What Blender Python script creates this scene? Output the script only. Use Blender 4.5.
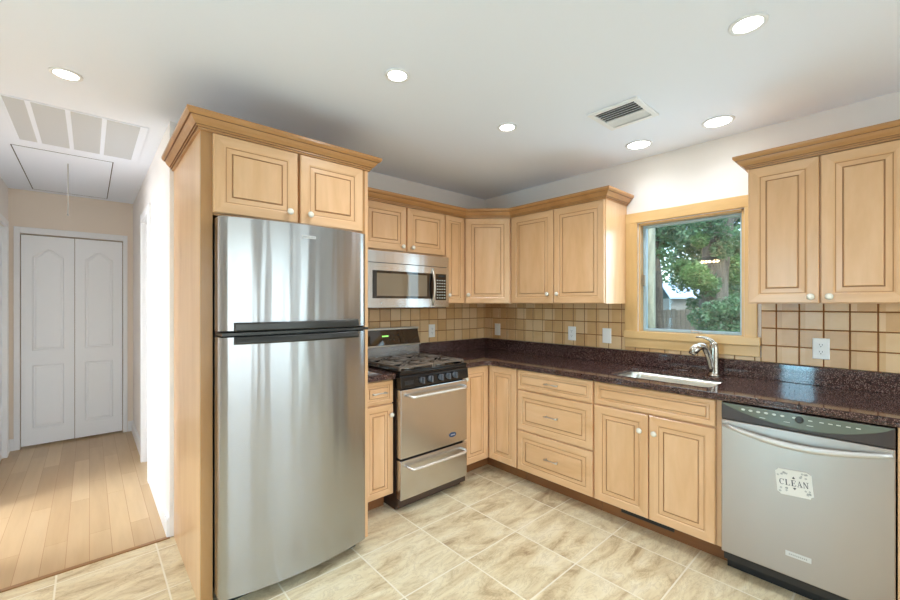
import bpy, bmesh, math, random
from mathutils import Matrix, Vector
from mathutils.geometry import tessellate_polygon

for o in list(bpy.data.objects):
    bpy.data.objects.remove(o, do_unlink=True)
SC = bpy.context.scene
COL = SC.collection
R = math.radians
PI = math.pi

# ------------------------------------------------------------------ camera
cd = bpy.data.cameras.new('camera')
cam = bpy.data.objects.new('camera', cd)
COL.objects.link(cam)
CAMX, CAMY, CAMZ, YAW, FPX = -3.040, -2.853, 1.372, 0.7302, 402.7
cam.location = (CAMX, CAMY, CAMZ)
cam.rotation_euler = (PI / 2, 0, -YAW)
cd.sensor_fit = 'HORIZONTAL'
cd.sensor_width = 36
cd.lens = 36 * FPX / 900
cd.shift_y = 3.3 / 900
cd.clip_start = 0.02
SC.camera = cam

# ------------------------------------------------------------------ world, sun, daylight
W = bpy.data.worlds.new('sky')
SC.world = W
W.use_nodes = True
wn = W.node_tree
wn.nodes.clear()
w_out = wn.nodes.new('ShaderNodeOutputWorld')
w_bg = wn.nodes.new('ShaderNodeBackground')
w_sky = wn.nodes.new('ShaderNodeTexSky')
w_sky.sky_type = 'NISHITA'
w_sky.sun_disc = False
w_sky.sun_elevation = R(58)
w_sky.sun_rotation = R(230)
w_sky.air_density = 1.0
w_sky.dust_density = 2.5
w_bg.inputs['Strength'].default_value = 0.62
wn.links.new(w_sky.outputs[0], w_bg.inputs[0])
wn.links.new(w_bg.outputs[0], w_out.inputs[0])

def lamp(name, kind, loc, rot, energy, color=(1, 1, 1), **kw):
    l = bpy.data.lights.new(name, kind)
    l.energy = energy
    l.color = color
    for k, v in kw.items():
        setattr(l, k, v)
    o = bpy.data.objects.new(name, l)
    o.location = loc
    o.rotation_euler = rot
    COL.objects.link(o)
    return o

lamp('sun', 'SUN', (0, 0, 10), (R(32), 0, R(-50)), 1.7, (1, .95, .86), angle=R(2))
# daylight through the openings of the room (slider behind the camera, window on the left, hall doorway)
for wx, ww in ((-3.35, 1.5), (-1.75, .9), (-.65, .7)):
    lamp('daylight_front', 'AREA', (wx, -5.26, 1.2), (R(90), 0, 0), 5.5 * ww * 1.8, (.88, .94, 1), shape='RECTANGLE', size=ww - .1, size_y=1.75)
lamp('daylight_left', 'AREA', (-5.33, -1.78, 1.06), (R(90), 0, R(-90)), 26, (.4, .78, 1), shape='RECTANGLE', size=.36, size_y=2.0)
lamp('daylight_hall', 'AREA', (-5.17, 0.85, 1.45), (R(90), 0, R(-90)), 46, (.86, .92, 1), shape='RECTANGLE', size=1.1, size_y=1.2)
lamp('daylight_kitchen', 'AREA', (-.026, -1.882, 1.56), (R(90), 0, R(90)), 3.6, (.62, .86, 1), shape='RECTANGLE', size=.62, size_y=.76)

SC.view_settings.view_transform = 'Standard'
SC.view_settings.look = 'None'
SC.view_settings.gamma = 1
SC.view_settings.use_curve_mapping = False
SC.view_settings.exposure = 0.73
SC.cycles.max_bounces = 8
SC.cycles.diffuse_bounces = 5
SC.cycles.sample_clamp_indirect = 8

# ------------------------------------------------------------------ materials
def srgb(r, g, b):
    f = lambda c: (c / 255 / 12.92) if c <= 10 else ((c / 255 + .055) / 1.055) ** 2.4
    return (f(r), f(g), f(b), 1)

def newmat(name, col=(.8, .8, .8, 1), rough=.5, metal=0, spec=.5, **kw):
    m = bpy.data.materials.new(name)
    m.use_nodes = True
    b = m.node_tree.nodes['Principled BSDF']
    b.inputs['Base Color'].default_value = col
    b.inputs['Roughness'].default_value = rough
    b.inputs['Metallic'].default_value = metal
    b.inputs['Specular IOR Level'].default_value = spec
    for k, v in kw.items():
        b.inputs[k].default_value = v
    return m

class NT:
    def __init__(s, m):
        s.t = m.node_tree
        s.b = s.t.nodes['Principled BSDF']
    def n(s, typ, **kw):
        x = s.t.nodes.new(typ)
        for k, v in kw.items():
            if k.startswith('i_'):
                x.inputs[k[2:].replace('_', ' ')].default_value = v
            else:
                setattr(x, k, v)
        return x
    def l(s, a, b):
        s.t.links.new(a, b)
    def ramp(s, fac, stops):
        r = s.n('ShaderNodeValToRGB')
        e = r.color_ramp.elements
        while len(e) < len(stops):
            e.new(.5)
        for el, (p, c) in zip(e, stops):
            el.position = p
            el.color = c
        s.l(fac, r.inputs[0])
        return r.outputs[0]
    def bump(s, h, strength, dist=.002):
        b = s.n('ShaderNodeBump')
        b.inputs['Strength'].default_value = strength
        b.inputs['Distance'].default_value = dist
        s.l(h, b.inputs['Height'])
        s.l(b.outputs[0], s.b.inputs['Normal'])
    def coord(s, scale, rnd=0):
        tc = s.n('ShaderNodeTexCoord')
        mp = s.n('ShaderNodeMapping')
        mp.inputs['Scale'].default_value = scale
        s.l(tc.outputs['Object'], mp.inputs['Vector'])
        if rnd:
            oi = s.n('ShaderNodeObjectInfo')
            mu = s.n('ShaderNodeVectorMath', operation='SCALE')
            cb = s.n('ShaderNodeCombineXYZ')
            for i in range(3):
                s.l(oi.outputs['Random'], cb.inputs[i])
            s.l(cb.outputs[0], mu.inputs[0])
            mu.inputs['Scale'].default_value = rnd
            s.l(mu.outputs[0], mp.inputs['Location'])
        return mp.outputs[0]

def wood(name, axis, c0, c1, c2, rough=.3):
    m = newmat(name, rough=rough, spec=.5)
    t = NT(m)
    sc = {'z': (5, 5, .8), 'x': (.8, 5, 5), 'y': (5, .8, 5)}[axis]
    v = t.coord(sc, 23)
    n1 = t.n('ShaderNodeTexNoise', i_Scale=1.6, i_Detail=5.0, i_Roughness=.6, i_Distortion=.5)
    t.l(v, n1.inputs['Vector'])
    col = t.ramp(n1.outputs['Fac'], [(.25, c0), (.5, c1), (.75, c2)])
    n2 = t.n('ShaderNodeTexNoise', i_Scale=7.0, i_Detail=4.0)
    t.l(v, n2.inputs['Vector'])
    mx = t.n('ShaderNodeMix', data_type='RGBA', blend_type='MULTIPLY')
    mx.inputs['Factor'].default_value = .16
    t.l(col, mx.inputs['A'])
    t.l(t.ramp(n2.outputs['Fac'], [(.3, (.72, .66, .58, 1)), (.6, (1, 1, 1, 1))]), mx.inputs['B'])
    t.l(mx.outputs['Result'], t.b.inputs['Base Color'])
    t.b.inputs['Coat Weight'].default_value = .25
    t.b.inputs['Coat Roughness'].default_value = .2
    return m

MC = [srgb(211, 164, 115), srgb(222, 178, 132), srgb(230, 190, 147)]
WV = wood('maple_upright', 'z', *MC)
WH = wood('maple_level', 'x', *MC)
WY = wood('maple_deep', 'y', *MC)
MD = [srgb(170, 120, 70), srgb(184, 134, 82), srgb(196, 148, 95)]
WCR = wood('maple_crown', 'x', *MD)
WTOE_SHADE = wood('maple_toe', 'x', srgb(122, 76, 42), srgb(134, 86, 48), srgb(144, 96, 56))  # shadow of the toe recess painted into the wood tone
WSTILE = wood('maple_stile', 'z', srgb(160, 114, 66), srgb(174, 128, 78), srgb(188, 142, 92))
WPINE = wood('pine_casing', 'z', srgb(218, 174, 112), srgb(228, 188, 128), srgb(236, 200, 142))
WPINEH = wood('pine_casing_level', 'y', srgb(218, 174, 112), srgb(228, 188, 128), srgb(236, 200, 142))
GROOVE = newmat('brown_glaze', srgb(182, 134, 86), .5)  # darker brown strips along the door panel grooves
CGROOVE = newmat('crown_glaze', srgb(122, 78, 38), .5)  # darker brown strips on the steps of the crown profile
GAP = newmat('shadow_gap_wood', srgb(120, 72, 34), .6)

def paint(name, col, rough=.6):
    m = newmat(name, col, rough, spec=.3)
    t = NT(m)
    n = t.n('ShaderNodeTexNoise', i_Scale=140.0, i_Detail=2.0)
    t.l(t.coord((1, 1, 1)), n.inputs['Vector'])
    t.bump(n.outputs['Fac'], .06, .001)
    return m

M_WALL = paint('wall_paint', srgb(238, 232, 226))
M_HALLEND = paint('hall_paint', srgb(238, 224, 208))
M_CEIL = paint('ceiling_paint', srgb(240, 245, 255), .8)
M_WHITE = paint('white_gloss_paint', srgb(240, 240, 240), .35)
M_DOOR = newmat('white_door_paint', srgb(246, 248, 250), .45, spec=.3)
M_GRILLE = paint('grille_grey', srgb(206, 209, 212), .6)
M_PLATE = newmat('plate_white', srgb(244, 244, 240), .3)
M_SLOT = newmat('slot_dark', srgb(60, 55, 50), .6)
M_BLACK = newmat('black_enamel', srgb(22, 21, 22), .18)
M_IRON = newmat('cast_iron', srgb(126, 114, 102), .4, .3)
M_RUB = newmat('black_plastic', srgb(24, 22, 21), .5)
M_BROWNK = newmat('dark_brown_panel', srgb(62, 50, 45), .3)
M_GLASSK = newmat('black_glass', srgb(24, 16, 12), .04, spec=.8)
M_GLASSB = newmat('microwave_glass', srgb(118, 106, 88), .05, spec=.9)
M_LENSG = newmat('grey_green_lens', srgb(104, 112, 100), .18)
M_LEDG = newmat('display_green', srgb(60, 160, 60), .4)
M_LEDG.node_tree.nodes['Principled BSDF'].inputs['Emission Color'].default_value = (.4, 1, .2, 1)
M_LEDG.node_tree.nodes['Principled BSDF'].inputs['Emission Strength'].default_value = .8
M_MARK = newmat('pale_print', srgb(206, 210, 200), .5)
M_NICK = newmat('brushed_nickel', srgb(206, 200, 190), .32, 1)
M_NICKD = newmat('nickel_dark', srgb(150, 146, 138), .3, 1)
M_FAUCET = newmat('faucet_nickel', srgb(176, 168, 156), .26, 1)
M_KNOB = newmat('satin_knob', srgb(236, 230, 214), .25, .1)
M_SINK = newmat('sink_steel', srgb(226, 224, 214), .3, .9)
M_BADGE = newmat('badge_blue', srgb(40, 62, 92), .3)
M_SILV = newmat('badge_silver', srgb(208, 208, 206), .35, .5)
M_PAPER = newmat('magnet_paper', srgb(228, 226, 218), .5)
M_INK = newmat('ink', srgb(70, 72, 78), .6)
M_INKL = newmat('ink_light', srgb(160, 162, 160), .6)
M_HANDK = newmat('handle_charcoal', srgb(62, 62, 60), .28, .6)

def steel(name, col, rough, vertical=True, aniso=.75, wav=0.0):
    m = newmat(name, col, rough, 1)
    t = NT(m)
    t.b.inputs['Anisotropic'].default_value = aniso
    tg = t.n('ShaderNodeTangent', direction_type='RADIAL', axis='Z')
    t.l(tg.outputs[0], t.b.inputs['Tangent'])
    t.b.inputs['Anisotropic Rotation'].default_value = .25 if vertical else 0
    if wav:
        n = t.n('ShaderNodeTexNoise', i_Scale=1.0, i_Detail=2.0)
        t.l(t.coord((7.5, 7.5, .55)), n.inputs['Vector'])
        t.bump(n.outputs['Fac'], wav, .02)
    return m
M_STEEL = steel('fridge_steel', srgb(174, 176, 178), .22, True, .85, .3)
M_STEEL2 = steel('appliance_steel', srgb(208, 207, 206), .24, True, .6, .08)
M_STEEL3 = steel('dishwasher_steel', srgb(174, 164, 156), .36, True, .5, .03)

# granite
M_GRAN = newmat('granite', rough=.06, spec=.6)
t = NT(M_GRAN)
v = t.coord((1, 1, 1))
n1 = t.n('ShaderNodeTexVoronoi', i_Scale=360.0)
t.l(v, n1.inputs['Vector'])
n2 = t.n('ShaderNodeTexNoise', i_Scale=90.0, i_Detail=3.0)
t.l(v, n2.inputs['Vector'])
base = t.ramp(n2.outputs['Fac'], [(.3, srgb(34, 21, 20)), (.55, srgb(62, 38, 35)), (.75, srgb(90, 64, 58))])
spk = t.n('ShaderNodeSeparateColor')
t.l(n1.outputs['Color'], spk.inputs[0])
mk = t.n('ShaderNodeMath', operation='GREATER_THAN')
t.l(spk.outputs[0], mk.inputs[0])
mk.inputs[1].default_value = .86
mx = t.n('ShaderNodeMix', data_type='RGBA')
t.l(mk.outputs[0], mx.inputs['Factor'])
t.l(base, mx.inputs['A'])
mx.inputs['B'].default_value = srgb(142, 116, 108)
t.l(mx.outputs['Result'], t.b.inputs['Base Color'])

# wall tile: one shade per tile (0.1034 m grid)
TP = .1034
M_TILE = newmat('ceramic_tile', rough=.28, spec=.5)
t = NT(M_TILE)
tc = t.n('ShaderNodeTexCoord')
dv = t.n('ShaderNodeVectorMath', operation='DIVIDE')
t.l(tc.outputs['Object'], dv.inputs[0])
dv.inputs[1].default_value = (TP, TP, TP)
ad = t.n('ShaderNodeVectorMath', operation='ADD')
t.l(dv.outputs[0], ad.inputs[0])
ad.inputs[1].default_value = (.2303, .1316, .135)
fl = t.n('ShaderNodeVectorMath', operation='FLOOR')
t.l(ad.outputs[0], fl.inputs[0])
wnz = t.n('ShaderNodeTexWhiteNoise')
t.l(fl.outputs[0], wnz.inputs['Vector'])
nz = t.n('ShaderNodeTexNoise', i_Scale=18.0, i_Detail=3.0)
t.l(tc.outputs['Object'], nz.inputs['Vector'])
am = t.n('ShaderNodeMath', operation='MULTIPLY_ADD')
t.l(nz.outputs['Fac'], am.inputs[0])
am.inputs[1].default_value = .5
t.l(wnz.outputs['Value'], am.inputs[2])
t.l(t.ramp(am.outputs[0], [(.2, srgb(202, 158, 108)), (.7, srgb(217, 177, 126)), (1.0, srgb(224, 191, 146))]), t.b.inputs['Base Color'])
M_GROUT = newmat('brown_grout', srgb(142, 92, 48), .9)

# floor tile
M_FLOOR = newmat('stone_floor_tile', rough=.38, spec=.4)
t = NT(M_FLOOR)
tc = t.n('ShaderNodeTexCoord')
FP = .4065
ad = t.n('ShaderNodeVectorMath', operation='ADD')
t.l(tc.outputs['Object'], ad.inputs[0])
ad.inputs[1].default_value = (.725 + 20 * FP, .1 + 20 * .4035, 0)
dv = t.n('ShaderNodeVectorMath', operation='DIVIDE')
t.l(ad.outputs[0], dv.inputs[0])
dv.inputs[1].default_value = (FP, .4035, 1)
fr = t.n('ShaderNodeVectorMath', operation='FRACTION')
t.l(dv.outputs[0], fr.inputs[0])
fl = t.n('ShaderNodeVectorMath', operation='FLOOR')
t.l(dv.outputs[0], fl.inputs[0])
sx = t.n('ShaderNodeSeparateXYZ')
t.l(fr.outputs[0], sx.inputs[0])
def edge(o):
    a = t.n('ShaderNodeMath', operation='SUBTRACT')
    t.l(o, a.inputs[0]); a.inputs[1].default_value = .5
    b = t.n('ShaderNodeMath', operation='ABSOLUTE')
    t.l(a.outputs[0], b.inputs[0])
    return b.outputs[0]
mxx = t.n('ShaderNodeMath', operation='MAXIMUM')
t.l(edge(sx.outputs[0]), mxx.inputs[0])
t.l(edge(sx.outputs[1]), mxx.inputs[1])
gr = t.n('ShaderNodeMapRange', interpolation_type='SMOOTHSTEP')
t.l(mxx.outputs[0], gr.inputs[0])
gr.inputs[1].default_value = .4885; gr.inputs[2].default_value = .4925
wz = t.n('ShaderNodeTexWhiteNoise')
t.l(fl.outputs[0], wz.inputs['Vector'])
ofs = t.n('ShaderNodeVectorMath', operation='MULTIPLY_ADD')
t.l(wz.outputs['Color'], ofs.inputs[0])
ofs.inputs[1].default_value = (9, 9, 9)
t.l(tc.outputs['Object'], ofs.inputs[2])
mp = t.n('ShaderNodeMapping')
mp.inputs['Rotation'].default_value = (0, 0, R(35))
mp.inputs['Scale'].default_value = (2.0, 6.0, 1)
t.l(ofs.outputs[0], mp.inputs['Vector'])
na = t.n('ShaderNodeTexNoise', i_Scale=1.3, i_Detail=6.0, i_Roughness=.62, i_Distortion=1.3)
t.l(mp.outputs[0], na.inputs['Vector'])
colr = t.ramp(na.outputs['Fac'], [(.28, srgb(166, 140, 104)), (.42, srgb(212, 192, 153)), (.55, srgb(227, 212, 175)), (.72, srgb(237, 226, 198))])
nb = t.n('ShaderNodeTexNoise', i_Scale=2.2, i_Detail=8.0, i_Roughness=.7, i_Distortion=2.0)
t.l(mp.outputs[0], nb.inputs['Vector'])
vein = t.ramp(nb.outputs['Fac'], [(.465, (1, 1, 1, 1)), (.5, (.52, .44, .36, 1)), (.53, (1, 1, 1, 1))])
mxa = t.n('ShaderNodeMix', data_type='RGBA', blend_type='MULTIPLY')
mxa.inputs['Factor'].default_value = .38
t.l(colr, mxa.inputs['A']); t.l(vein, mxa.inputs['B'])
mxb = t.n('ShaderNodeMix', data_type='RGBA')
t.l(gr.outputs[0], mxb.inputs['Factor'])
t.l(mxa.outputs['Result'], mxb.inputs['A'])
mxb.inputs['B'].default_value = srgb(238, 228, 204)
t.l(mxb.outputs['Result'], t.b.inputs['Base Color'])
inv = t.n('ShaderNodeMath', operation='SUBTRACT')
inv.inputs[0].default_value = 1
t.l(gr.outputs[0], inv.inputs[1])
t.bump(inv.outputs[0], .5, .002)

# plank floor
M_PLANK = newmat('plank_floor', rough=.3, spec=.45)
t = NT(M_PLANK)
tc = t.n('ShaderNodeTexCoord')
mp = t.n('ShaderNodeMapping')
mp.inputs['Rotation'].default_value = (0, 0, R(90))
t.l(tc.outputs['Object'], mp.inputs['Vector'])
bk = t.n('ShaderNodeTexBrick', offset=.37, i_Scale=1.0)
bk.inputs['Brick Width'].default_value = .95
bk.inputs['Row Height'].default_value = .095
bk.inputs['Mortar Size'].default_value = .0012
bk.inputs['Bias'].default_value = 0
bk.inputs['Color1'].default_value = srgb(190, 158, 116)
bk.inputs['Color2'].default_value = srgb(209, 181, 140)
bk.inputs['Mortar'].default_value = srgb(170, 126, 84)
t.l(mp.outputs[0], bk.inputs['Vector'])
mp2 = t.n('ShaderNodeMapping')
mp2.inputs['Scale'].default_value = (14, 1.2, 1)
t.l(tc.outputs['Object'], mp2.inputs['Vector'])
nn = t.n('ShaderNodeTexNoise', i_Scale=1.5, i_Detail=5.0)
t.l(mp2.outputs[0], nn.inputs['Vector'])
mx = t.n('ShaderNodeMix', data_type='RGBA', blend_type='MULTIPLY')
mx.inputs['Factor'].default_value = .5
t.l(bk.outputs['Color'], mx.inputs['A'])
t.l(t.ramp(nn.outputs['Fac'], [(.3, (.8, .75, .7, 1)), (.65, (1, 1, 1, 1))]), mx.inputs['B'])
t.l(mx.outputs['Result'], t.b.inputs['Base Color'])

# window glass
M_GLASS = bpy.data.materials.new('window_glass')
M_GLASS.use_nodes = True
nt = M_GLASS.node_tree
nt.nodes.clear()
go = nt.nodes.new('ShaderNodeOutputMaterial')
gm = nt.nodes.new('ShaderNodeMixShader')
gt = nt.nodes.new('ShaderNodeBsdfTransparent')
gt.inputs[0].default_value = (.93, .97, .98, 1)
gg = nt.nodes.new('ShaderNodeBsdfGlossy')
gg.inputs['Roughness'].default_value = .01
gf = nt.nodes.new('ShaderNodeFresnel')
nt.links.new(gf.outputs[0], gm.inputs[0])
nt.links.new(gt.outputs[0], gm.inputs[1])
nt.links.new(gg.outputs[0], gm.inputs[2])
nt.links.new(gm.outputs[0], go.inputs[0])

def emit(name, col, st):
    m = newmat(name, col)
    b = m.node_tree.nodes['Principled BSDF']
    b.inputs['Emission Color'].default_value = col
    b.inputs['Emission Strength'].default_value = st
    return m
M_LAMP = emit('lamp_lens', (1, .98, .94, 1), 9)
M_BULB = emit('warm_bulb', (1, .72, .4, 1), 60)

# ------------------------------------------------------------------ mesh helpers
class MB:
    def __init__(s, M=None):
        s.bm = bmesh.new()
        s.M = M or Matrix()
    def v(s, p):
        return s.bm.verts.new(s.M @ Vector(p))
    def f(s, vs, mi=0, smooth=False):
        try:
            fc = s.bm.faces.new(vs)
        except ValueError:
            return None
        fc.material_index = mi
        fc.smooth = smooth
        return fc
    def box(s, x0, x1, y0, y1, z0, z1, mi=0):
        x0, x1 = min(x0, x1), max(x0, x1)
        y0, y1 = min(y0, y1), max(y0, y1)
        z0, z1 = min(z0, z1), max(z0, z1)
        p = [s.v((x, y, z)) for z in (z0, z1) for y in (y0, y1) for x in (x0, x1)]
        for q in ((0, 2, 3, 1), (4, 5, 7, 6), (0, 1, 5, 4), (2, 6, 7, 3), (0, 4, 6, 2), (1, 3, 7, 5)):
            s.f([p[i] for i in q], mi)
        return s
    def prism(s, poly, z0, z1, mi=0, holes=()):
        loops = [list(poly)] + [list(h) for h in holes]
        tri = tessellate_polygon([[Vector((x, y, 0)) for x, y in l] for l in loops])
        flat = [p for l in loops for p in l]
        lo = [s.v((x, y, z0)) for x, y in flat]
        hi = [s.v((x, y, z1)) for x, y in flat]
        for a in tri:
            s.f([hi[i] for i in a], mi)
            s.f([lo[i] for i in reversed(a)], mi)
        k = 0
        for l in loops:
            n = len(l)
            for i in range(n):
                a, b = k + i, k + (i + 1) % n
                s.f([lo[a], lo[b], hi[b], hi[a]], mi)
            k += n
        return s
    def rings(s, rings, mi=0, caps=(True, True), smooth=True, closed=True):
        vr = [[s.v(p) for p in r] for r in rings]
        n = len(vr[0])
        for a, b in zip(vr, vr[1:]):
            for i in range(n if closed else n - 1):
                j = (i + 1) % n
                s.f([a[i], a[j], b[j], b[i]], mi(i) if callable(mi) else mi, smooth)
        if callable(mi):
            mi = 0
        if caps[0]:
            s.f(list(reversed(vr[0])), mi)
        if caps[1]:
            s.f(vr[-1], mi)
        return s
    def lathe(s, prof, c, axis='z', seg=20, mi=0, caps=(True, True), sy=1):
        c = Vector(c)
        out = []
        for r, h in prof:
            ring = []
            for i in range(seg):
                a = 2 * PI * i / seg
                u, w = r * math.cos(a), r * math.sin(a) * sy
                ring.append(c + {'z': Vector((u, w, h)), 'y': Vector((u, -h, w)), 'x': Vector((-h, u, w))}[axis])
            out.append(ring)
        return s.rings(out, mi, caps)
    def tube(s, pts, r, seg=10, mi=0, flat=1.0):
        pts = [Vector(p) for p in pts]
        rs = r if isinstance(r, (list, tuple)) else [r] * len(pts)
        out = []
        up = None
        for i, p in enumerate(pts):
            d = (pts[min(i + 1, len(pts) - 1)] - pts[max(i - 1, 0)]).normalized()
            if up is None:
                up = d.orthogonal().normalized()
            up = (up - d * up.dot(d)).normalized()
            w = d.cross(up)
            out.append([p + up * (rs[i] * math.cos(2 * PI * k / seg)) + w * (rs[i] * flat * math.sin(2 * PI * k / seg)) for k in range(seg)])
        return s.rings(out, mi)
    def panel(s, x0, x1, z0, z1, y, horiz=False, stile=None, th=.02):
        """raised panel door: back at y, front toward -y"""
        w, h = x1 - x0, z1 - z0
        m = min(w, h)
        st = stile or min(.058, m * .22)
        k = min(1, m / .26)
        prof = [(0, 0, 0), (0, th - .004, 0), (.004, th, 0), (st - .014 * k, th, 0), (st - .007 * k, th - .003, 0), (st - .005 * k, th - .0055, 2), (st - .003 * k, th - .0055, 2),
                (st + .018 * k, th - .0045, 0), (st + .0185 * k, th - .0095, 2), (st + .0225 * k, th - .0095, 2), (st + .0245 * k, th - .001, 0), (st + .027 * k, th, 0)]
        rs = []
        for i, d, g in prof:
            rs.append([s.v((x0 + i, y - d, z0 + i)), s.v((x1 - i, y - d, z0 + i)), s.v((x1 - i, y - d, z1 - i)), s.v((x0 + i, y - d, z1 - i))])
        for a, b, pg in zip(rs, rs[1:], prof[1:]):
            for i in range(4):
                j = (i + 1) % 4
                s.f([a[i], a[j], b[j], b[i]], pg[2] or (1 if (horiz or i in (0, 2)) else 0))
        s.f(rs[-1], 1 if horiz else 0)
        s.f(list(reversed(rs[0])), 0)
        return s
    def build(s, name, mats, parent=None, bevel=0, kind=None, label=None, smooth_angle=None):
        bmesh.ops.recalc_face_normals(s.bm, faces=s.bm.faces)
        me = bpy.data.meshes.new(name)
        s.bm.to_mesh(me)
        s.bm.free()
        for m in (mats if isinstance(mats, (list, tuple)) else [mats]):
            me.materials.append(m)
        o = bpy.data.objects.new(name, me)
        COL.objects.link(o)
        if parent:
            o.parent = parent
        if bevel:
            b = o.modifiers.new('bevel', 'BEVEL')
            b.width = bevel
            b.segments = 2
            b.limit_method = 'ANGLE'
            b.angle_limit = R(40)
        if kind:
            o['kind'] = kind
        if label:
            o['label'] = label
        return o

def thing(name, label, cat, loc=(0, 0, 0), rz=0, group=None):
    o = bpy.data.objects.new(name, None)
    o.empty_display_size = .05
    o.location = loc
    o.rotation_euler = (0, 0, rz)
    COL.objects.link(o)
    o['label'] = label
    o['category'] = cat
    if group:
        o['group'] = group
    return o

def tag(o, label, cat, group=None):
    o['label'] = label
    o['category'] = cat
    if group:
        o['group'] = group
    return o

def struct(name, mb, mats, parent=None, bevel=0):
    return mb.build(name, mats, parent, bevel, kind='structure' if parent is None else None)

def rrect(x0, x1, y0, y1, r, n=6):
    pts = []
    for cx, cy, a0 in ((x1 - r, y1 - r, 0), (x0 + r, y1 - r, 90), (x0 + r, y0 + r, 180), (x1 - r, y0 + r, 270)):
        for i in range(n + 1):
            a = R(a0 + 90 * i / n)
            pts.append((cx + r * math.cos(a), cy + r * math.sin(a)))
    return pts

def arc(p0, p1, p2, n=10):
    p0, p1, p2 = Vector(p0), Vector(p1), Vector(p2)
    return [(1 - u) ** 2 * p0 + 2 * u * (1 - u) * p1 + u * u * p2 for u in [i / n for i in range(n + 1)]]

RZ_R = -PI / 2      # things standing against the right wall
def at(px, py, Z):
    """a point seen at pixel (px, py) at depth Z - used only to place what stands outdoors"""
    X, Y = (px - 450) / FPX * Z, -(py - 303.3) / FPX * Z
    return Vector((CAMX + X * math.cos(YAW) + Z * math.sin(YAW), CAMY - X * math.sin(YAW) + Z * math.cos(YAW), CAMZ + Y))

# ------------------------------------------------------------------ the room
CH = 2.44
XL, YF = -5.2, -5.1
struct('floor', MB().box(XL, .0, YF, 0, -.05, 0), M_FLOOR)
struct('floor_hall', MB().box(XL, -2.58, 0.0, 2.75, -.05, 0.002), M_PLANK)
struct('trim_1', MB().box(-3.6, -2.69, -.012, .012, 0, .006), newmat('threshold_wood', srgb(150, 108, 66), .4))
struct('ceiling', MB().box(XL - 1.3, .4, YF - 1.3, 3.0, CH, CH + .1), M_CEIL)  # unseen overhang past the outer walls, added to block sun from the windows
WY0, WY1, WZ0, WZ1 = -2.205, -1.558, 1.155, 1.962
mb = MB()
mb.box(0, .14, WY1, .14, 0, CH).box(0, .14, YF, WY0, 0, CH).box(0, .14, WY0, WY1, 0, WZ0).box(0, .14, WY0, WY1, WZ1, CH)
struct('wall_right', mb, M_WALL)
struct('wall_back', MB().box(-2.58, 0, 0, .12, 0, CH), M_WALL)
mb = MB().box(-2.69, -2.58, 0, 1.02, 0, CH).box(-2.69, -2.58, 1.5, 2.65, 0, CH).box(-2.69, -2.58, 1.02, 1.5, 2.07, CH)
struct('wall_hall_right', mb, M_WALL)
mb = MB().box(-3.7, -3.525, 2.65, 2.75, 0, CH).box(-2.775, -2.58, 2.65, 2.75, 0, CH).box(-3.525, -2.775, 2.65, 2.75, 2.03, CH)
struct('wall_hall_end', mb, M_HALLEND)
struct('wall_closet', MB().box(-3.55, -2.75, 2.80, 2.84, 0, 2.2), M_WALL)
mb = MB().box(-3.7, -3.6, 0, .35, 0, CH).box(-3.7, -3.6, 1.15, 1.7, 0, CH).box(-3.7, -3.6, 2.44, 2.65, 0, CH)
mb.box(-3.7, -3.6, .35, 1.15, 2.05, CH).box(-3.7, -3.6, 1.7, 2.44, 2.05, CH)
struct('wall_hall_left', mb, M_WALL)
struct('wall_back_dining', MB().box(XL, -3.7, 0, .1, 0, CH), M_WALL)
mb = MB().box(XL - .1, XL, -1.54, .25, 0, CH).box(XL - .1, XL, 1.45, 2.75, 0, CH).box(XL - .1, XL, .25, 1.45, 0, .8).box(XL - .1, XL, .25, 1.45, 2.1, CH).box(XL - .1, XL, YF, -2.02, 0, CH).box(XL - .1, XL, -2.02, -1.54, 2.12, CH)
struct('wall_left', mb, M_WALL)
FW = ((-4.1, -2.6), (-2.2, -1.3), (-1.0, -.3))
mb = MB().box(XL, .14, YF - .1, YF, 0, .25).box(XL, .14, YF - .1, YF, 2.15, CH)
for a, b in ((XL, -4.1), (-2.6, -2.2), (-1.3, -1.0), (-.3, .14)):
    mb.box(a, b, YF - .1, YF, .25, 2.15)
struct('wall_front', mb, M_WALL)

def frame_mb(mb, a0, a1, z0, z1, w, d0, d1, axis):
    for p in ((a0, a0 + w, z0, z1), (a1 - w, a1, z0, z1), (a0 + w, a1 - w, z0, z0 + w), (a0 + w, a1 - w, z1 - w, z1)):
        if axis == 'y':
            mb.box(p[0], p[1], d0, d1, p[2], p[3])
        else:
            mb.box(d0, d1, p[0], p[1], p[2], p[3])
    return mb
for k, (a, b) in enumerate(FW):
    mb = frame_mb(MB(), a, b, .25, 2.15, .05, YF - .08, YF - .02, 'y')
    mb.box((a + b) / 2 - .025, (a + b) / 2 + .025, YF - .08, YF - .02, .3, 2.1)
    wf = struct('window_%d' % (k + 2), mb, M_WHITE)
    MB().box(a + .05, b - .05, YF - .052, YF - .048, .3, 2.1).build('pane', M_GLASS, wf)
wf = struct('window_5', frame_mb(MB(), -2.02, -1.54, 0, 2.12, .05, XL - .08, XL - .03, 'x'), M_WHITE)
MB().box(XL - .058, XL - .052, -1.97, -1.59, .05, 2.07).build('pane', M_GLASS, wf)

wf = struct('window_6', frame_mb(MB(), .25, 1.45, .8, 2.1, .05, XL - .08, XL - .03, 'x').box(XL - .08, XL - .03, .3, 1.4, 1.43, 1.47), M_WHITE)
MB().box(XL - .058, XL - .052, .3, 1.4, .85, 2.05).build('pane', M_GLASS, wf)
struct('wall_bedroom', MB().box(XL, -3.7, 2.65, 2.75, 0, CH), M_WALL)

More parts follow.
